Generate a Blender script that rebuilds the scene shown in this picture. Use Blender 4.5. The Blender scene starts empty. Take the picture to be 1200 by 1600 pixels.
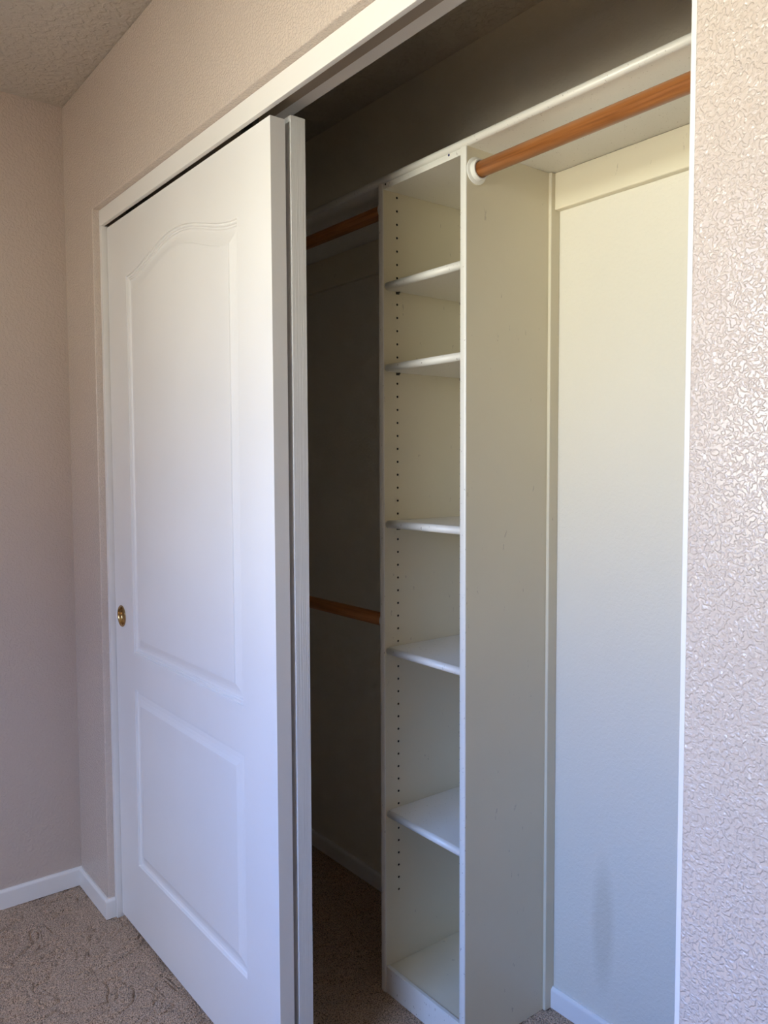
import bpy, bmesh, math, random
from mathutils import Matrix, Vector
from math import sin, cos, pi, radians

scene = bpy.context.scene
C = scene.collection

# ------------------------------------------------------------------ camera
cam_d = bpy.data.cameras.new('camera')
cam_o = bpy.data.objects.new('camera', cam_d); C.objects.link(cam_o)
FW = Vector((-0.787534, 0.613667, -0.056603))
RT = Vector((0.614823, 0.788656, -0.003922))
UP = Vector((-0.042234, 0.03789, 0.998389))
M = Matrix((RT, UP, -FW)).transposed().to_4x4()
M.translation = Vector((2.314386, -0.765715, 1.328052))
cam_o.matrix_world = M
cam_d.sensor_fit = 'VERTICAL'; cam_d.sensor_height = 36.0
cam_d.lens = 36.0 * 1250.45 / 1600.0
cam_d.clip_start = 0.02
scene.camera = cam_o

# ------------------------------------------------------------------ render look
scene.view_settings.view_transform = 'Standard'
scene.view_settings.look = 'None'
scene.view_settings.gamma = 1.0
scene.view_settings.use_curve_mapping = False
scene.view_settings.exposure = 0.0
scene.cycles.use_denoising = True
scene.cycles.max_bounces = 10
scene.cycles.diffuse_bounces = 7
scene.cycles.sample_clamp_indirect = 6.0

# ------------------------------------------------------------------ room measures
HC = 2.42                      # ceiling
XL, XR = -0.25, 4.2            # room side walls
YB = -1.95                      # wall with the window, behind the camera
WX0, WX1, WZ0, WZ1 = 0.88, 1.96, 1.05, 2.15   # window opening
HH = 2.054                     # drywall head of the closet opening
XJ = 1.8485                    # right side of the closet opening
WT = 0.129                     # closet wall thickness
CB = 0.728                     # closet back wall
CR = 2.35                      # closet right wall

# ------------------------------------------------------------------ world seen through the window:
# blue sky overhead, pale sunlit buildings and haze round the horizon (with added dimming by direction to shape the light), shaded ground
w = bpy.data.worlds.new('world'); scene.world = w; w.use_nodes = True
nt = w.node_tree; nt.nodes.clear()
tc = nt.nodes.new('ShaderNodeTexCoord'); sp = nt.nodes.new('ShaderNodeSeparateXYZ')
nt.links.new(tc.outputs['Generated'], sp.inputs[0])
def wramp(src, stops):
    r = nt.nodes.new('ShaderNodeValToRGB'); mp = nt.nodes.new('ShaderNodeMapRange')
    mp.inputs['From Min'].default_value = -1; mp.inputs['From Max'].default_value = 1
    nt.links.new(sp.outputs[src], mp.inputs['Value']); nt.links.new(mp.outputs[0], r.inputs[0])
    e = r.color_ramp.elements
    while len(e) > 1: e.remove(e[-1])
    e[0].position = (stops[0][0] + 1) / 2; e[0].color = (*stops[0][1], 1)
    for p, c in stops[1:]:
        n = e.new((p + 1) / 2); n.color = (*c, 1)
    return r.outputs[0]
WS = 32.6                       # overall strength
def g_(v): return (v, v, v)
def wc(*c): return tuple(x / 2.5 for x in c)
elev = wramp('Z', [(-1.0, wc(.35, .30, .22)), (-.345, wc(.30, .26, .20)), (-.265, wc(1.95, 1.84, 1.50)), (-.15, wc(1.75, 1.74, 1.46)), (.06, wc(1.75, 1.85, 1.68)),
                   (.14, wc(1.15, 1.25, 1.50)), (.24, wc(.90, 1.20, 2.00)), (.34, wc(.58, 1.12, 2.45)), (1.0, wc(.72, .98, 2.0))])
azim = wramp('X', [(-1.0, g_(.95)), (-.38, g_(.95)), (-.32, g_(.26)), (-.27, g_(.26)), (-.16, g_(1.)), (.05, g_(1.)), (.15, g_(.66)), (.34, g_(.64)), (.46, g_(.31)), (1.0, g_(.31))])  # brightness by direction, shaped for the left falloff and the wall glints
mixw = nt.nodes.new('ShaderNodeMix'); mixw.data_type = 'RGBA'; mixw.blend_type = 'MULTIPLY'; mixw.inputs[0].default_value = 1.0
hi = wramp('Z', [(-1.0, g_(0)), (.30, g_(0)), (.48, g_(1)), (1.0, g_(1))])          # added sideways dimming stops at about 25 degrees
mixa = nt.nodes.new('ShaderNodeMix'); mixa.data_type = 'RGBA'
nt.links.new(hi, mixa.inputs[0]); nt.links.new(azim, mixa.inputs[6]); nt.links.new(wramp('X', [(-1.0, (.72, .79, .86)), (.10, (.72, .79, .86)), (.34, (1.22, .92, .66)), (1.0, (1.22, .92, .66))]), mixa.inputs[7])   # warm tint added towards +x so the lower left gets less blue
nt.links.new(elev, mixw.inputs[6]); nt.links.new(mixa.outputs[2], mixw.inputs[7])
bg = nt.nodes.new('ShaderNodeBackground'); bg.inputs['Strength'].default_value = WS
out = nt.nodes.new('ShaderNodeOutputWorld')
nt.links.new(mixw.outputs[2], bg.inputs[0]); nt.links.new(bg.outputs[0], out.inputs[0])
# high sun: a patch on the carpet by the window, out of the photo, that bounces warm light up
sl = bpy.data.lights.new('sun', 'SUN'); sl.energy = 32.0; sl.color = (1.0, 0.90, 0.66); sl.angle = radians(0.6)
so = bpy.data.objects.new('sun', sl); C.objects.link(so); so.location = (1.6, -4, 5)
so.rotation_euler = Vector((-0.08, 0.42, -0.90)).to_track_quat('-Z', 'Y').to_euler()
# portal in the window opening: guides the sampling of the daylight that comes in
pl = bpy.data.lights.new('window_portal', 'AREA'); pl.shape = 'RECTANGLE'
pl.size = WX1 - WX0; pl.size_y = WZ1 - WZ0; pl.cycles.is_portal = True
po = bpy.data.objects.new('window_portal', pl); C.objects.link(po)
po.location = ((WX0 + WX1) / 2, YB - 0.02, (WZ0 + WZ1) / 2); po.rotation_euler = (radians(90), 0, 0)

# ------------------------------------------------------------------ materials
def nodes(name):
    m = bpy.data.materials.new(name); m.use_nodes = True
    t = m.node_tree; b = t.nodes['Principled BSDF']
    return m, t, b
def N(t, k, **kw):
    n = t.nodes.new(k)
    for a, v in kw.items():
        if a in n.inputs: n.inputs[a].default_value = v
        else: setattr(n, a, v)
    return n
def objco(t, scale=(1, 1, 1), rot=(0, 0, 0)):
    c = t.nodes.new('ShaderNodeTexCoord'); mp = t.nodes.new('ShaderNodeMapping')
    mp.inputs['Scale'].default_value = scale; mp.inputs['Rotation'].default_value = rot
    t.links.new(c.outputs['Object'], mp.inputs[0]); return mp.outputs[0]
def ramp(t, src, stops):
    r = t.nodes.new('ShaderNodeValToRGB'); t.links.new(src, r.inputs[0])
    e = r.color_ramp.elements
    while len(e) > 1: e.remove(e[-1])
    e[0].position = stops[0][0]; e[0].color = (*stops[0][1], 1)
    for p, c in stops[1:]:
        n = e.new(p); n.color = (*c, 1)
    return r.outputs[0]
def g3(v): return (v, v, v)

def texture_paint(name, col, rough, scale, dist, strength=1.0, fine=0.45):
    """knock-down plaster texture under wall paint: raised splats, fine roller stipple"""
    m, t, b = nodes(name)
    co = objco(t)
    n0 = N(t, 'ShaderNodeTexNoise', Scale=scale, Detail=1.5, Roughness=0.5, Distortion=0.35); t.links.new(co, n0.inputs['Vector'])
    sp = ramp(t, n0.outputs['Fac'], [(0.42, g3(0)), (0.50, g3(.35)), (0.60, g3(1))])
    n1 = N(t, 'ShaderNodeTexNoise', Scale=scale * 3.3, Detail=3.0); t.links.new(co, n1.inputs['Vector'])
    mx = N(t, 'ShaderNodeMath', operation='MULTIPLY_ADD'); t.links.new(n1.outputs['Fac'], mx.inputs[0]); mx.inputs[1].default_value = fine
    t.links.new(sp, mx.inputs[2])
    bp = N(t, 'ShaderNodeBump', Strength=strength, Distance=dist); t.links.new(mx.outputs[0], bp.inputs['Height'])
    t.links.new(bp.outputs[0], b.inputs['Normal'])
    nc = N(t, 'ShaderNodeTexNoise', Scale=1.7, Detail=3.0); t.links.new(co, nc.inputs['Vector'])
    c = ramp(t, nc.outputs['Fac'], [(0.3, tuple(x * .97 for x in col)), (0.7, tuple(min(1, x * 1.02) for x in col))])
    t.links.new(c, b.inputs['Base Color']); b.inputs['Roughness'].default_value = rough
    return m
def paint(name, col, rough=0.4, grain=None, gstr=0.25, gdist=0.0004, wear=0.0, wscale=60.0, wth=0.69):
    """brushed enamel; grain = vector scale of a stretched noise for embossed or raised wood grain"""
    m, t, b = nodes(name)
    co = objco(t, grain or (90, 90, 90))
    n0 = N(t, 'ShaderNodeTexNoise', Scale=1.0, Detail=4.0, Roughness=0.6); t.links.new(co, n0.inputs['Vector'])
    bp = N(t, 'ShaderNodeBump', Strength=gstr, Distance=gdist); t.links.new(n0.outputs['Fac'], bp.inputs['Height'])
    t.links.new(bp.outputs[0], b.inputs['Normal'])
    co2 = objco(t)
    nc = N(t, 'ShaderNodeTexNoise', Scale=2.3, Detail=4.0); t.links.new(co2, nc.inputs['Vector'])
    c = ramp(t, nc.outputs['Fac'], [(0.3, tuple(x * .965 for x in col)), (0.7, tuple(min(1, x * 1.02) for x in col))])
    if wear > 0:   # small scuffs and chips
        nw = N(t, 'ShaderNodeTexNoise', Scale=wscale, Detail=4.0, Roughness=0.6); t.links.new(objco(t, (1, 1, .45)), nw.inputs['Vector'])
        k = ramp(t, nw.outputs['Fac'], [(wth, g3(0)), (wth + .03, g3(wear))])
        mx = N(t, 'ShaderNodeMix', data_type='RGBA')
        t.links.new(k, mx.inputs[0]); t.links.new(c, mx.inputs[6]); mx.inputs[7].default_value = (0.30, 0.25, 0.20, 1)
        c = mx.outputs[2]
    t.links.new(c, b.inputs['Base Color']); b.inputs['Roughness'].default_value = rough
    return m

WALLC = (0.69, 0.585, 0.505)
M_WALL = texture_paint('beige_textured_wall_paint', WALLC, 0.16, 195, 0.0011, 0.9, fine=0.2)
M_WALL.node_tree.nodes['Principled BSDF'].inputs['Specular IOR Level'].default_value = 0.75
M_WALLQ = texture_paint('beige_textured_wall_paint_shaded', (0.60, 0.50, 0.43), 0.55, 120, 0.0010, 0.6)  # same paint as the front wall, with shade put into its colour
M_CEIL = texture_paint('ceiling_texture', (0.62, 0.58, 0.52), 0.8, 60, 0.0020, 0.8)
M_CLOSET = texture_paint('closet_wall_enamel', (0.77, 0.73, 0.63), 0.42, 130, 0.0006, 0.45)
# a grey rubbed smudge low on the closet back wall
t = M_CLOSET.node_tree; b = t.nodes['Principled BSDF']; src_ = b.inputs['Base Color'].links[0].from_socket
mp = t.nodes.new('ShaderNodeMapping'); tcn = t.nodes.new('ShaderNodeTexCoord'); t.links.new(tcn.outputs['Object'], mp.inputs[0])
mp.inputs['Location'].default_value = (-1.212 / .038, -.728 / .2, -.27 / .19); mp.inputs['Scale'].default_value = (1 / .038, 1 / .2, 1 / .19)
ln_ = N(t, 'ShaderNodeVectorMath', operation='LENGTH'); t.links.new(mp.outputs[0], ln_.inputs[0])
k_ = ramp(t, ln_.outputs['Value'], [(0.45, g3(.38)), (0.95, g3(0))])
mx_ = N(t, 'ShaderNodeMix', data_type='RGBA'); t.links.new(k_, mx_.inputs[0]); t.links.new(src_, mx_.inputs[6]); mx_.inputs[7].default_value = (.52, .48, .38, 1)
t.links.new(mx_.outputs[2], b.inputs['Base Color'])
M_TRIM = paint('trim_enamel', (0.86, 0.84, 0.81), 0.35)
M_DOOR = paint('door_enamel', (0.86, 0.845, 0.83), 0.34, grain=(260, 260, 7), gstr=0.25, gdist=0.00025)
M_DOORG = paint('rear_door_enamel', (0.86, 0.845, 0.83), 0.40, grain=(520, 520, 2.6), gstr=1.0, gdist=0.0022)
M_UNIT = paint('closet_unit_enamel', (0.78, 0.72, 0.56), 0.38, wear=0.35)
M_EDGE = paint('closet_shelf_enamel', (0.84, 0.82, 0.76), 0.33, grain=(30, 160, 160), gstr=0.5, wear=0.8, wscale=190.0, wth=0.665)
M_PLASTIC = paint('white_plastic', (0.86, 0.85, 0.80), 0.25)
def metal(name, col, rough):
    m, t, b = nodes(name)
    n0 = N(t, 'ShaderNodeTexNoise', Scale=120.0, Detail=3.0); t.links.new(objco(t), n0.inputs['Vector'])
    t.links.new(ramp(t, n0.outputs['Fac'], [(0.35, tuple(x * .75 for x in col)), (0.65, col)]), b.inputs['Base Color'])
    b.inputs['Metallic'].default_value = 1.0; b.inputs['Roughness'].default_value = rough
    return m
M_BRASS = metal('antique_brass', (0.55, 0.38, 0.17), 0.24)
M_STEEL = metal('dark_steel', (0.16, 0.15, 0.13), 0.4)
M_TRACK_SHADE = paint('track_shade_brown', (0.36, 0.30, 0.24), 0.45)  # dark brown stands in for shade in the head recess
m, t, b = nodes('dark_hole'); M_HOLE = m
t.links.new(ramp(t, N(t, 'ShaderNodeTexNoise', Scale=50.0).outputs['Fac'], [(0.3, (.03, .025, .02)), (.7, (.05, .04, .03))]), b.inputs['Base Color'])
m, t, b = nodes('blue_ink'); M_INK = m
t.links.new(ramp(t, N(t, 'ShaderNodeTexNoise', Scale=50.0).outputs['Fac'], [(0.3, (.02, .03, .12)), (.7, (.03, .04, .16))]), b.inputs['Base Color'])
# wooden rod
m, t, b = nodes('oiled_wood_rod'); M_ROD = m
co = objco(t, (1.6, 55, 55)); nz = N(t, 'ShaderNodeTexNoise', Scale=1.6, Detail=6.0, Roughness=0.65, Distortion=0.4); t.links.new(co, nz.inputs['Vector'])
c = ramp(t, nz.outputs['Fac'], [(0.30, (0.20, 0.065, 0.016)), (0.48, (0.34, 0.125, 0.036)), (0.62, (0.42, 0.17, 0.055)), (0.75, (0.30, 0.10, 0.028))])
t.links.new(c, b.inputs['Base Color']); b.inputs['Roughness'].default_value = 0.32
bp = N(t, 'ShaderNodeBump', Strength=0.3, Distance=0.0003); t.links.new(nz.outputs['Fac'], bp.inputs['Height']); t.links.new(bp.outputs[0], b.inputs['Normal'])
# carpet
m, t, b = nodes('taupe_carved_carpet'); M_CARPET = m
co = objco(t)
nf = N(t, 'ShaderNodeTexNoise', Scale=300.0, Detail=2.0, Roughness=0.65); t.links.new(co, nf.inputs['Vector'])
nw = N(t, 'ShaderNodeTexNoise', Scale=7.0, Detail=2.0); t.links.new(co, nw.inputs['Vector'])
c1 = ramp(t, nf.outputs['Fac'], [(0.36, (0.12, 0.078, 0.048)), (0.46, (0.42, 0.29, 0.19)), (0.62, (0.68, 0.49, 0.34))])
t.links.new(c1, b.inputs['Base Color']); b.inputs['Roughness'].default_value = 0.95
b.inputs['Sheen Weight'].default_value = 0.25
b.inputs['Specular IOR Level'].default_value = 0.1
v = N(t, 'ShaderNodeTexVoronoi', Scale=300.0); t.links.new(co, v.inputs['Vector'])
ad = N(t, 'ShaderNodeMath', operation='SUBTRACT'); t.links.new(nf.outputs['Fac'], ad.inputs[0]); t.links.new(v.outputs['Distance'], ad.inputs[1])
bp = N(t, 'ShaderNodeBump', Strength=1.0, Distance=0.003); t.links.new(ad.outputs[0], bp.inputs['Height']); t.links.new(bp.outputs[0], b.inputs['Normal'])

# ------------------------------------------------------------------ helpers
def obj(name, bm, mats, parent=None, smooth=False, bevel=0.0, seg=2, weld=False):
    if weld: bmesh.ops.remove_doubles(bm, verts=bm.verts, dist=1e-6)
    bmesh.ops.recalc_face_normals(bm, faces=bm.faces)
    me = bpy.data.meshes.new(name); bm.to_mesh(me); bm.free()
    for mm in (mats if isinstance(mats, (list, tuple)) else [mats]): me.materials.append(mm)
    if smooth:
        for f in me.polygons: f.use_smooth = True
    o = bpy.data.objects.new(name, me); C.objects.link(o)
    if parent is not None:
        o.parent = parent
        o.matrix_parent_inverse = Matrix.Translation(-Vector(parent.location))
    if bevel > 0:
        md = o.modifiers.new('bevel', 'BEVEL'); md.width = bevel; md.segments = seg
        md.limit_method = 'ANGLE'; md.angle_limit = radians(35)
        for f in me.polygons: f.use_smooth = True
        md2 = o.modifiers.new('wn', 'WEIGHTED_NORMAL'); md2.keep_sharp = False
    return o
def tag(o, label=None, cat=None, group=None, kind=None):
    if label: o['label'] = label
    if cat: o['category'] = cat
    if group: o['group'] = group
    if kind: o['kind'] = kind
    return o
def thing(name, loc, label, cat, group=None, kind=None):
    o = bpy.data.objects.new(name, None); C.objects.link(o); o.location = loc
    o.empty_display_size = 0.05
    return tag(o, label, cat, group, kind)
def add_box(bm, x0, x1, y0, y1, z0, z1):
    vs = [bm.verts.new(p) for p in ((x0, y0, z0), (x1, y0, z0), (x1, y1, z0), (x0, y1, z0),
                                    (x0, y0, z1), (x1, y0, z1), (x1, y1, z1), (x0, y1, z1))]
    for q in ((0, 3, 2, 1), (4, 5, 6, 7), (0, 1, 5, 4), (1, 2, 6, 5), (2, 3, 7, 6), (3, 0, 4, 7)):
        bm.faces.new([vs[i] for i in q])
def box(name, x0, x1, y0, y1, z0, z1, mat, parent=None, bevel=0.001, seg=2):
    bm = bmesh.new(); add_box(bm, x0, x1, y0, y1, z0, z1)
    return obj(name, bm, mat, parent, bevel=bevel, seg=seg)
def prism(bm, pts, axis, a, b):
    """closed 2D outline extruded along axis (0 x, 1 y, 2 z) from a to b"""
    def P(p, v):
        q = [p[0], p[1]]; q.insert(axis, v); return tuple(q)
    A = [bm.verts.new(P(p, a)) for p in pts]; B = [bm.verts.new(P(p, b)) for p in pts]
    bm.faces.new(A); bm.faces.new(list(reversed(B)))
    n = len(pts)
    for i in range(n): bm.faces.new((A[i], B[i], B[(i + 1) % n], A[(i + 1) % n]))
def lathe(bm, prof, centre, axis, seg=40, caps=True, mat=0):
    """prof = [(radius, offset along axis)]"""
    rings = []
    for r, h in prof:
        ring = []
        for i in range(seg):
            a = 2 * pi * i / seg
            d = [r * cos(a), r * sin(a)]; d.insert(axis, h)
            ring.append(bm.verts.new((centre[0] + d[0], centre[1] + d[1], centre[2] + d[2])))
        rings.append(ring)
    for A, B in zip(rings, rings[1:]):
        for i in range(seg):
            f = bm.faces.new((A[i], A[(i + 1) % seg], B[(i + 1) % seg], B[i])); f.material_index = mat
    if caps:
        bm.faces.new(rings[0]).material_index = mat; bm.faces.new(rings[-1]).material_index = mat

# ------------------------------------------------------------------ room shell
# floor: finely divided where it shows, so that the carved scroll pattern of the pile is real relief
from mathutils import noise
def carve(x, y):
    # carved loop-and-leaf lines between islands of pile
    wx = noise.noise(Vector((x * 9, y * 9, 0.3))) * 0.075; wy = noise.noise(Vector((x * 9, y * 9, 7.3))) * 0.075
    u, v_ = x + wx, y + wy
    a = noise.noise(Vector((u * 17, v_ * 17, 1.7))); b_ = noise.noise(Vector((u * 11 + 5, v_ * 11, 4.1)))
    l1 = max(0.0, 1 - abs(a) * 10); l2 = max(0.0, 1 - abs(b_) * 12); l3 = max(0.0, 1 - abs(noise.noise(Vector((v_ * 26, u * 26, 9.4)))) * 7)
    k = max(0.0, min(1.0, noise.noise(Vector((x * 14, y * 14, 11.0))) * 3 + 1.0))
    isl = 0.35 if a > 0.12 else 0.0
    return -(max(l1, l2 * .8, l3 * .7)) * 0.0070 * k + isl * 0.003 + noise.noise(Vector((x * 190, y * 190, 2.2))) * 0.0018
def carpet_patch(bm, x0, x1, y0, y1, step):
    nx = int((x1 - x0) / step); ny = int((y1 - y0) / step); vs = []
    for j in range(ny + 1):
        row = []
        for i in range(nx + 1):
            x = x0 + (x1 - x0) * i / nx; y = y0 + (y1 - y0) * j / ny
            edge = i in (0, nx) or j in (0, ny)
            row.append(bm.verts.new((x, y, 0.0 if edge else carve(x, y))))
        vs.append(row)
    for j in range(ny):
        for i in range(nx): bm.faces.new((vs[j][i], vs[j][i + 1], vs[j + 1][i + 1], vs[j + 1][i]))
def flat(bm, x0, x1, y0, y1, z=0.0):
    bm.faces.new([bm.verts.new(p) for p in ((x0, y0, z), (x1, y0, z), (x1, y1, z), (x0, y1, z))])
bm = bmesh.new()
carpet_patch(bm, XL, 0.70, -0.50, 0.06, 0.0022)
carpet_patch(bm, 0.0, 1.30, 0.06, CB, 0.005)
flat(bm, XL, XR, YB, -0.50); flat(bm, 0.70, XR, -0.50, 0.06)
flat(bm, XL, 0.0, 0.06, CB); flat(bm, 1.30, CR, 0.06, CB)
o = obj('floor', bm, M_CARPET, smooth=True)
md = o.modifiers.new('thick', 'SOLIDIFY'); md.thickness = 0.02; md.offset = -1.0
tag(o, 'taupe carpet with a carved swirling pile pattern running into the closet', 'carpet', kind='structure')

def wall(name, pts, axis, a, b, mat, label, bevel=0.0, seg=3):
    bm = bmesh.new(); prism(bm, pts, axis, a, b)
    return tag(obj(name, bm, mat, bevel=bevel, seg=seg), label, 'wall' if 'wall' in name else 'ceiling', kind='structure')
wall('ceiling', [(XL - .1, YB - .1), (XR + .1, YB - .1), (XR + .1, CB + .1), (XL - .1, CB + .1)], 2, HC, HC + .08, M_CEIL, 'dim off-white textured ceiling above the closet wall')
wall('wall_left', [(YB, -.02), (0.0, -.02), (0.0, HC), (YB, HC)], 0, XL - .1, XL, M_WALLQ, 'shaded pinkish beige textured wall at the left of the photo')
# front wall with the closet opening (one wall, two piers and the head)
wall('wall_front', [(XL - .1, -.02), (0.0, -.02), (0.0, HH), (XJ, HH), (XJ, -.02), (XR, -.02), (XR, HC), (XL - .1, HC)], 1, 0.0, WT, M_WALL,
     'beige textured wall around the closet opening, its glossy near pier at the right edge', bevel=0.0035, seg=4)
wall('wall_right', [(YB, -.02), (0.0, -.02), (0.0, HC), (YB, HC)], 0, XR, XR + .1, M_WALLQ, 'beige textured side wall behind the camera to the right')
# rear wall with window opening
bm = bmesh.new()
for (x0, x1, z0, z1) in ((XL, WX0, -.02, HC), (WX1, XR, -.02, HC), (WX0, WX1, -.02, WZ0), (WX0, WX1, WZ1, HC)):
    add_box(bm, x0, x1, YB - .12, YB, z0, z1)
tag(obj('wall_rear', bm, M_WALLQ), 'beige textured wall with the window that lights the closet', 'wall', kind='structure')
bm = bmesh.new()
fw = 0.035
add_box(bm, WX0, WX0 + fw, YB - .08, YB - .03, WZ0, WZ1); add_box(bm, WX1 - fw, WX1, YB - .08, YB - .03, WZ0, WZ1)
add_box(bm, WX0, WX1, YB - .08, YB - .03, WZ0, WZ0 + fw); add_box(bm, WX0, WX1, YB - .08, YB - .03, WZ1 - fw, WZ1)
tag(obj('window_1', bm, M_TRIM), 'white framed open window opposite the closet', 'window', kind='structure')
# closet shell
wall('wall_closet_back', [(XL, -.02), (CR, -.02), (CR, HC), (XL, HC)], 1, CB, CB + .1, M_CLOSET, 'cream painted back wall inside the closet')
wall('wall_closet_left', [(WT, -.02), (CB, -.02), (CB, HC), (WT, HC)], 0, XL - .1, XL, M_CLOSET, 'dark left end wall inside the closet')
wall('wall_closet_right', [(WT, -.02), (CB, -.02), (CB, HC), (WT, HC)], 0, CR, CR + .1, M_CLOSET, 'right end wall inside the closet')

# baseboards
BH, BT = 0.058, 0.011
def bb_prof(h=BH, th=BT):      # (thickness, height)
    return [(0, 0), (th, 0), (th, h - .009), (th - .0015, h - .005), (th - .005, h - .002), (th - .0055, h), (0, h)]
def base_along_x(name, x0, x1, y, sgn, label, h=BH):
    bm = bmesh.new()
    prism(bm, [(y + sgn * p, q) for p, q in bb_prof(h)], 0, x0, x1)
    return tag(obj(name, bm, M_TRIM, bevel=0.0007), label, 'baseboard', kind='structure')
def base_along_y(name, y0, y1, x, sgn, label, h=BH):
    bm = bmesh.new()
    prism(bm, [(x + sgn * p, q) for p, q in bb_prof(h)], 1, y0, y1)
    return tag(obj(name, bm, M_TRIM, bevel=0.0007), label, 'baseboard', kind='structure')
base_along_y('baseboard_left', YB, 0.0, XL, 1, 'white baseboard along the shaded left wall')
# front stub wraps round the drywall corner to the jamb: swept as mitred loops
bm = bmesh.new()
loops = []
for (px, py, nx, ny) in ((XL + BT, 0.0, 0, -1), (0.0, 0.0, 1, -1), (0.0, 0.0185, 1, 0)):
    loops.append([bm.verts.new((px + nx * t_, py + ny * t_, z)) for t_, z in bb_prof()])
for A, B in zip(loops, loops[1:]):
    n = len(A)
    for i in range(n): bm.faces.new((A[i], A[(i + 1) % n], B[(i + 1) % n], B[i]))
bm.faces.new(loops[0]); bm.faces.new(loops[-1])
tag(obj('baseboard_front', bm, M_TRIM, bevel=0.0007), 'short white baseboard wrapping the corner beside the left door jamb', 'baseboard', kind='structure')
base_along_x('baseboard_front_right', XJ + .002, XR, 0.0, -1, 'white baseboard under the near glossy wall pier')
base_along_x('baseboard_closet_back', 1.0690, CR, CB, -1, 'white baseboard under the bright closet back wall', h=0.052)
base_along_x('baseboard_closet_left', XL, 0.7555, CB, -1, 'dark baseboard inside the left closet bay', h=0.052)
base_along_x('baseboard_rear', XL + BT, XR, YB, 1, 'white baseboard under the window')

# ------------------------------------------------------------------ closet opening trim
def trimbox(name, *a, label, bevel=0.0012):
    return tag(box(name, *a, M_TRIM, bevel=bevel, seg=2), label, 'trim', kind='structure')
YF = 0.0191
trimbox('trim_5', 0.0, XJ, YF + .0112, WT, 2.0515, HH - .0002, label='shadowed white head board above the sliding doors', bevel=0.0)
trimbox('trim_1', 0.0, 0.017, YF, WT, -.002, 2.0093, label='narrow white jamb board at the left end of the closet doors')
trimbox('trim_2', 0.0, XJ, YF, YF + .011, 2.0094, HH, label='long white fascia board hiding the sliding door track')
trimbox('trim_3', 1.8320, XJ, YF, WT, -.002, 2.0093, label='thin white jamb edge beside the near glossy wall')

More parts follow.
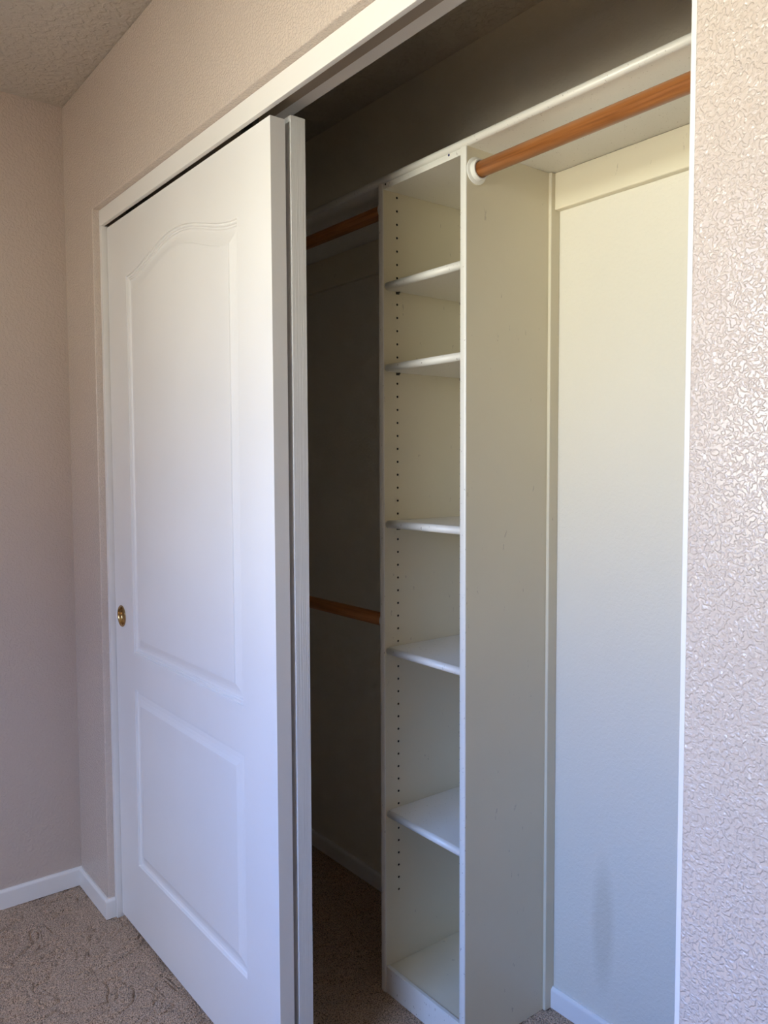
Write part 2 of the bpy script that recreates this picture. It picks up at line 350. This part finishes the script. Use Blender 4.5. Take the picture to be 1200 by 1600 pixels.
# ------------------------------------------------------------------ sliding doors
DX0, DX1, DZ0, DZ1 = 0.0205, 0.9360, 0.012, 2.0040
DTH = 0.0333
PXL, PXR = 0.157, 0.795
PROF = [(0.0, 0.0), (0.0012, 0.0042), (0.0042, 0.0024), (0.0062, 0.0028), (0.0076, 0.0062), (0.0105, 0.0058),
        (0.0122, 0.0082), (0.017, 0.0088), (0.024, 0.0080), (0.031, 0.0064), (0.038, 0.0042), (0.0415, 0.0032), (0.0428, 0.0008), (0.047, 0.0004)]
def bell(x):
    t_ = (x - PXL) / (PXR - PXL)
    return 0.054 * (0.5 - 0.5 * cos(2 * pi * t_)) ** 0.92
def door_mesh(dx, dy, rear=False):
    """molded two-panel slab, arched upper panel; local copy of the front door shifted by dx, dy"""
    bm = bmesh.new()
    XS = [PXL + (PXR - PXL) * i / 64 for i in range(65)]
    cache = {}
    def V(x, y, z):
        k = (round(x, 6), round(y, 6), round(z, 6))
        if k not in cache: cache[k] = bm.verts.new((x, y, z))
        return cache[k]
    y0 = dy
    def quad(*ps):
        f = bm.faces.new([V(*p) for p in ps]); return f
    ZU0, ZU1, ZL0, ZL1 = 0.815, 1.8435, 0.209, 0.7125
    hole_c, hole_r, NS = (0.0705 + dx, 0.906), 0.0262, 32
    # stiles and rails
    zs = [DZ0, ZL0, ZL1, ZU0, ZU1, DZ1]
    for side in (0, 1):
        a, b_ = ((DX0, PXL), (PXR, DX1))[side]
        a += dx; b_ += dx
        for z0, z1 in zip(zs, zs[1:]):
            if side == 0 and not rear and abs(z0 - ZU0) < 1e-6:
                c0, c1 = 0.860, 0.950
                quad((a, y0, z0), (b_, y0, z0), (b_, y0, c0), (a, y0, c0))
                quad((a, y0, c1), (b_, y0, c1), (b_, y0, z1), (a, y0, z1))
                # ring with a round mortise for the finger pull
                per = []
                for i in range(NS):
                    an = 2 * pi * (i + .5) / NS; dx_, dz_ = cos(an), sin(an)
                    tt = min(((b_ - hole_c[0]) if dx_ > 0 else (hole_c[0] - a)) / abs(dx_), ((c1 - hole_c[1]) if dz_ > 0 else (hole_c[1] - c0)) / abs(dz_))
                    per.append((hole_c[0] + dx_ * tt, hole_c[1] + dz_ * tt, dx_, dz_))
                corners = [(b_, c1), (a, c1), (a, c0), (b_, c0)]
                for i in range(NS):
                    p, q = per[i], per[(i + 1) % NS]
                    ip = (hole_c[0] + p[2] * hole_r, y0, hole_c[1] + p[3] * hole_r); iq = (hole_c[0] + q[2] * hole_r, y0, hole_c[1] + q[3] * hole_r)
                    ring = [ip, (p[0], y0, p[1])]
                    if abs(p[0] - q[0]) > 1e-6 and abs(p[1] - q[1]) > 1e-6:
                        cc = min(corners, key=lambda c_: (c_[0] - (p[0] + q[0]) / 2) ** 2 + (c_[1] - (p[1] + q[1]) / 2) ** 2)
                        ring.append((cc[0], y0, cc[1]))
                    ring += [(q[0], y0, q[1]), iq]
                    quad(*ring)
                    quad(ip, iq, (iq[0], y0 + .012, iq[2]), (ip[0], y0 + .012, ip[2]))
                bm.faces.new([V(hole_c[0] + p[2] * hole_r, y0 + .012, hole_c[1] + p[3] * hole_r) for p in per])
            else:
                quad((a, y0, z0), (b_, y0, z0), (b_, y0, z1), (a, y0, z1))
    for i in range(64):
        a, b_ = XS[i], XS[i + 1]
        A, B = a + dx, b_ + dx
        quad((A, y0, DZ0), (B, y0, DZ0), (B, y0, ZL0), (A, y0, ZL0))
        quad((A, y0, ZL1), (B, y0, ZL1), (B, y0, ZU0), (A, y0, ZU0))
        quad((A, y0, ZU1 + bell(a)), (B, y0, ZU1 + bell(b_)), (B, y0, DZ1), (A, y0, DZ1))
    # panels
    def loop(d, dep, z0, z1, arch):
        L = []
        xs = [PXL + d + (PXR - PXL - 2 * d) * i / 64 for i in range(65)]
        for i in range(65): L.append((xs[i] + dx, y0 + dep, z0 + d))
        for i in reversed(range(65)):
            zz = z1 + (bell(XS[i]) if arch else 0.0) - d
            L.append((xs[i] + dx, y0 + dep, zz))
        return L
    for z0, z1, arch in ((ZU0, ZU1, True), (ZL0, ZL1, False)):
        # the lower panel's edge is plain, without the double bead
        prof = PROF if arch else [(0, 0), (0.0015, 0.0060), (0.005, 0.0078), (0.012, 0.0082), (0.022, 0.0066), (0.030, 0.0042), (0.036, 0.0018), (0.039, 0.0005)]
        LL = [loop(d, dep, z0, z1, arch) for d, dep in prof]
        for A, B in zip(LL, LL[1:]):
            n = len(A)
            for i in range(n):
                if i == 64 or i == n - 1:
                    pass
                j = (i + 1) % n
                quad(A[i], A[j], B[j], B[i])
        L = LL[-1]
        for i in range(64): quad(L[i], L[i + 1], L[129 - (i + 1)], L[129 - i])
    # sides and back
    y1 = y0 + DTH; a, b_ = DX0 + dx, DX1 + dx
    quad((a, y1, DZ0), (b_, y1, DZ0), (b_, y1, DZ1), (a, y1, DZ1))
    quad((a, y0, DZ0), (a, y1, DZ0), (a, y1, DZ1), (a, y0, DZ1)); quad((b_, y0, DZ0), (b_, y1, DZ0), (b_, y1, DZ1), (b_, y0, DZ1))
    quad((a, y0, DZ0), (b_, y0, DZ0), (b_, y1, DZ0), (a, y1, DZ0)); quad((a, y0, DZ1), (b_, y0, DZ1), (b_, y1, DZ1), (a, y1, DZ1))
    return bm
def add_bevel_thin(o, w_):
    md = o.modifiers.new('bevel', 'BEVEL'); md.width = w_; md.segments = 2; md.limit_method = 'ANGLE'; md.angle_limit = radians(60)

D1Y = 0.0343
d1 = thing('door_1', (0.48, D1Y, DZ0), 'white two-panel sliding closet door with arched molding and brass finger pull', 'door', kind='structure')
slab = obj('door_slab', door_mesh(0.0, D1Y), M_DOOR, d1)
# brass finger pull: rim, dished cup
bm = bmesh.new()
lathe(bm, [(0.0262, 0.0), (0.0305, -0.0003), (0.0310, -0.0015), (0.0300, -0.0026), (0.0280, -0.0030), (0.0262, -0.0020), (0.0245, 0.0010),
           (0.0232, 0.0060), (0.0205, 0.0092), (0.015, 0.0106), (0.008, 0.0112), (0.0005, 0.0113)], (0.0705, D1Y, 0.906), 1, 48, caps=False)
obj('finger_pull', bm, M_BRASS, d1, smooth=True)
# hangers and floor guide (hidden behind the fascia)
for hx in (0.14, 0.80):
    box('hanger', hx, hx + .05, D1Y + .010, D1Y + .024, DZ1 - .0005, 2.0484, M_STEEL, d1, bevel=0.0006)
D2X, D2Y = 0.0005, 0.0800
d2 = thing('door_2', (0.48, D2Y, DZ0), 'second white sliding door parked behind the front one, grained edge showing', 'door', kind='structure')
slab2 = obj('door_slab', door_mesh(D2X, D2Y, rear=True), M_DOORG, d2)
for v_ in slab2.data.vertices:
    if v_.co.z > 1.0 and abs(v_.co.z - DZ1) < 1e-4: v_.co.z += 0.012
for hx in (0.14, 0.74):
    box('hanger', hx, hx + .05, D2Y + .010, D2Y + .024, DZ1 + .0115, 2.0484, M_STEEL, d2, bevel=0.0006)
o = box('trim_4', 0.0, XJ, YF + .0113, 0.098, 2.0485, 2.0513, M_TRACK_SHADE, bevel=0.0005)  # track strip made wide and dark to give the recess its shade band
tag(o, 'sliding door track strip with painted-on shade behind the fascia', 'track', kind='structure')
# ------------------------------------------------------------------ closet unit
YU = 0.4365
X1A, X1B, X2A, X2B = 0.7566, 0.7745, 1.0425, 1.0609
TOPZ = 2.003
HZ = [1.9776 - 0.0319 * k for k in range(55)]
HY = (0.4775, 0.6900)
tower = thing('shelf_tower', ((X1A + X2B) / 2, (YU + CB) / 2, 0), 'tall narrow cream shelf tower standing in the middle of the closet', 'shelving unit')
def side_panel(name, x0, x1, holes_x, parent):
    """panel with two drilled columns of shelf-pin holes on the face at holes_x"""
    bm = bmesh.new(); cache = {}
    def V(x, y, z):
        k = (round(x, 6), round(y, 6), round(z, 6))
        if k not in cache: cache[k] = bm.verts.new((x, y, z))
        return cache[k]
    def face(*ps): return bm.faces.new([V(*p) for p in ps])
    ya, yb = YU, CB - .0005
    other = x1 if holes_x == x0 else x0
    r_ = 0.0030; dep = 0.009 * (1 if other > holes_x else -1)
    bands = [ya, HY[0] - .012, HY[0] + .012, HY[1] - .012, HY[1] + .012, yb]
    zc = [z for z in HZ]
    zed = [zc[0] + .016] + [(a + b_) / 2 for a, b_ in zip(zc, zc[1:])] + [zc[-1] - .016]
    X = holes_x
    for bi in range(5):
        a, b_ = bands[bi], bands[bi + 1]
        face((X, a, 0), (X, b_, 0), (X, b_, zed[-1]), (X, a, zed[-1]))
        face((X, a, zed[0]), (X, b_, zed[0]), (X, b_, TOPZ), (X, a, TOPZ))
        if bi in (0, 2, 4):
            face((X, a, zed[-1]), (X, b_, zed[-1]), (X, b_, zed[0]), (X, a, zed[0]))
        else:
            cy = (a + b_) / 2
            for k, z in enumerate(zc):
                zt, zb = zed[k], zed[k + 1]
                outer = [(b_, z), (b_, zt), (cy, zt), (a, zt), (a, z), (a, zb), (cy, zb), (b_, zb)]
                inner = [(cy + r_ * cos(pi / 4 * i), z + r_ * sin(pi / 4 * i)) for i in range(8)]
                for i in range(8):
                    j = (i + 1) % 8
                    face((X, *outer[i]), (X, *outer[j]), (X, *inner[j]), (X, *inner[i]))
                    f = face((X, *inner[i]), (X, *inner[j]), (X + dep, *inner[j]), (X + dep, *inner[i])); f.material_index = 1
                f = face(*[(X + dep, *p) for p in inner]); f.material_index = 1
    face((other, ya, 0), (other, yb, 0), (other, yb, TOPZ), (other, ya, TOPZ))
    face((X, ya, 0), (other, ya, 0), (other, ya, TOPZ), (X, ya, TOPZ)); face((X, yb, 0), (other, yb, 0), (other, yb, TOPZ), (X, yb, TOPZ))
    face((x0, ya, 0), (x1, ya, 0), (x1, yb, 0), (x0, yb, 0)); face((x0, ya, TOPZ), (x1, ya, TOPZ), (x1, yb, TOPZ), (x0, yb, TOPZ))
    return obj(name, bm, [M_UNIT, M_HOLE], parent)
side_panel('side_panel', X1A, X1B, X1B, tower)
side_panel('side_panel', X2A, X2B, X2A, tower)
# rounded white edge banding on both panel fronts
def edging(x0, x1, z0, z1, parent):
    bm = bmesh.new(); n = 8; hw = (x1 - x0) / 2
    pts = [(x1, YU + .0005)] + [(x0 + hw + hw * cos(pi * i / n), YU - .0034 * sin(pi * i / n) ** .6) for i in range(n + 1)] + [(x0, YU + .0005)]
    pts = pts[1:-1]
    prism(bm, pts, 2, z0, z1)
    return obj('edge_band', bm, M_EDGE, parent, bevel=0.0)
edging(X1A, X1B, 0.0, TOPZ, tower); edging(X2A, X2B, 0.0, TOPZ, tower)
box('top_panel', X1B, X2A, YU - .001, CB - .0005, 1.9885, TOPZ - .0003, M_EDGE, tower, bevel=0.0012)
box('bottom_panel', X1B, X2A, YU + .010, CB - .0005, 0.050, 0.0665, M_UNIT, tower, bevel=0.001)
box('kick_board', X1B, X2A, YU - .001, YU + .0098, 0.0, 0.0690, M_EDGE, tower, bevel=0.0015)
# rear batten at the outer side
bm = bmesh.new()
prism(bm, [(X2B, 0.697), (1.0675, 0.697), (1.0690, 0.6985), (1.0690, CB - .0005), (X2B, CB - .0005)], 2, 0.0, 2.0025)
obj('back_batten', bm, M_UNIT, tower, bevel=0.0006)
def disc(name, x, z, r_, mat, parent):
    bm = bmesh.new(); lathe(bm, [(r_, 0.0004), (r_, -0.0006), (r_ * .6, -0.0009)], (x, YU - .0012, z), 1, 12)
    return obj(name, bm, mat, parent)
tag(disc('screw_plug', 1.0061, 1.9995, 0.0026, M_INK, tower), 'small dark blue dot on the pale top edge')
tag(disc('screw_plug', 0.7835, 1.9990, 0.0026, M_HOLE, tower), 'small black dot at the top left corner')

# adjustable shelves: each rests on four steel pins
SH = [(1.7625, 'highest'), (1.5670, 'second highest'), (1.1868, 'middle'), (0.8725, 'second lowest'), (0.4600, 'lowest')]
LAB = ['highest adjustable shelf of the tower, its underside showing and its nose speckled',
       'second adjustable shelf from the top of the tower, just above eye level',
       'middle adjustable shelf of the tower, seen almost edge-on',
       'fourth adjustable shelf of the tower, level with the low rod, its top visible',
       'lowest adjustable shelf of the tower above its floor panel']
STH = 0.0185
PINX = []
def shelf_mesh(zc):
    bm = bmesh.new(); h = STH / 2; n = 8
    pts = [(CB - .004, zc - h), (CB - .004, zc + h), (YU + .011, zc + h)] 
    pts += [(YU + .011 - h * sin(pi * i / n), zc + h * cos(pi * i / n)) for i in range(1, n)]
    pts += [(YU + .011, zc - h)]
    prism(bm, pts, 0, X1B + .0008, X2A - .0008)
    return bm
for (zc, _), lb in zip(SH, LAB):
    o = obj('adjustable_shelf', shelf_mesh(zc), M_EDGE, bevel=0.0)
    for f in o.data.polygons:
        f.use_smooth = abs(f.normal.x) < .5 and f.area < (X2A - X1B) * .01
    tag(o, lb, 'shelf', group='adjustable shelves in the closet tower')
    zb = zc - STH / 2
    for px, s in ((X1B, 1), (X2A, -1)):
        for hy in HY:
            bm = bmesh.new()
            lathe(bm, [(0.0024, 0.0), (0.0024, s * .0085), (0.0018, s * .0092)], (px - s * .0005, hy + .001, zb - .0026), 0, 12)
            add_box(bm, min(px, px + s * .0012), max(px, px + s * .0012), hy - .004, hy + .006, zb - .0062, zb - .0003)
            obj('shelf_pin', bm, M_STEEL, tower)

# long top shelf with a rounded nose
bm = bmesh.new(); z0, z1 = TOPZ + .0002, 2.0212; h = (z1 - z0) / 2; zc = (z0 + z1) / 2; n = 10
pts = [(CB - .0005, z0), (CB - .0005, z1), (YU + .004, z1)] + [(YU + .004 - h * .9 * sin(pi * i / n), zc + h * cos(pi * i / n)) for i in range(1, n)] + [(YU + .004, z0)]
prism(bm, pts, 0, XL + .001, CR - .001)
o = obj('top_shelf', bm, M_EDGE)
for f in o.data.polygons: f.use_smooth = f.area < .03 and abs(f.normal.x) < .5
tag(o, 'long white shelf board with rounded edge running over the shelf tower', 'shelf')

# cleats on the back wall
def cleat(x0, x1, zlow, label):
    bm = bmesh.new(); prism(bm, [(CB - .0003, zlow), (CB - .0172, zlow), (CB - .019, zlow + .002), (CB - .019, TOPZ - .0006), (CB - .0003, TOPZ - .0006)], 0, x0, x1)
    tag(obj('shelf_cleat', bm, M_UNIT, bevel=0.001), label, 'cleat')
cleat(1.0693, CR - .001, 1.9191, 'cream cleat board on the bright back wall under the top shelf')
cleat(XL + .001, X1A - .0005, 1.9060, 'dark cleat board on the back wall of the shadowed left bay')

# closet rods with flanges
def rod(x0, x1, y, z, label, parts):
    r_ = 0.0166
    t_ = thing('closet_rod', ((x0 + x1) / 2, y, z), label, 'rod', group='wooden closet rods')
    bm = bmesh.new(); lathe(bm, [(r_ - .0006, 0.004), (r_, 0.0046), (r_, x1 - x0 - .0046), (r_ - .0006, x1 - x0 - .004)], (x0, y, z), 0, 40)
    o = obj('rod', bm, M_ROD, t_, smooth=True)
    md = o.modifiers.new('es', 'EDGE_SPLIT'); md.split_angle = radians(50)
    for xe, s in parts:
        bm = bmesh.new()
        lathe(bm, [(0.0285, 0.0002 * s), (0.0285, 0.0022 * s), (0.0275, 0.0032 * s), (0.0232, 0.0044 * s), (0.0222, 0.0052 * s), (0.0218, 0.0150 * s),
                   (0.0208, 0.0160 * s), (0.0182, 0.0160 * s), (0.0176, 0.0150 * s), (0.0176, 0.0030 * s), (0.001, 0.0028 * s)], (xe, y, z), 0, 48, caps=False)
        o = obj('rod_flange', bm, M_PLASTIC, t_, smooth=True)
        md = o.modifiers.new('es', 'EDGE_SPLIT'); md.split_angle = radians(40)
    return t_
rod(X2B, CR, 0.4640, 1.9560, 'orange-brown wooden closet rod in white flange at right of the tower', ((X2B, 1), (CR, -1)))
rod(XL, X1A, 0.4650, 1.9520, 'dark reddish wooden rod high in the shadowed left bay', ((XL, 1), (X1A, -1)))
rod(XL, X1A, 0.4650, 0.9420, 'lower dark reddish wooden rod crossing the shadowed left bay', ((XL, 1), (X1A, -1)))
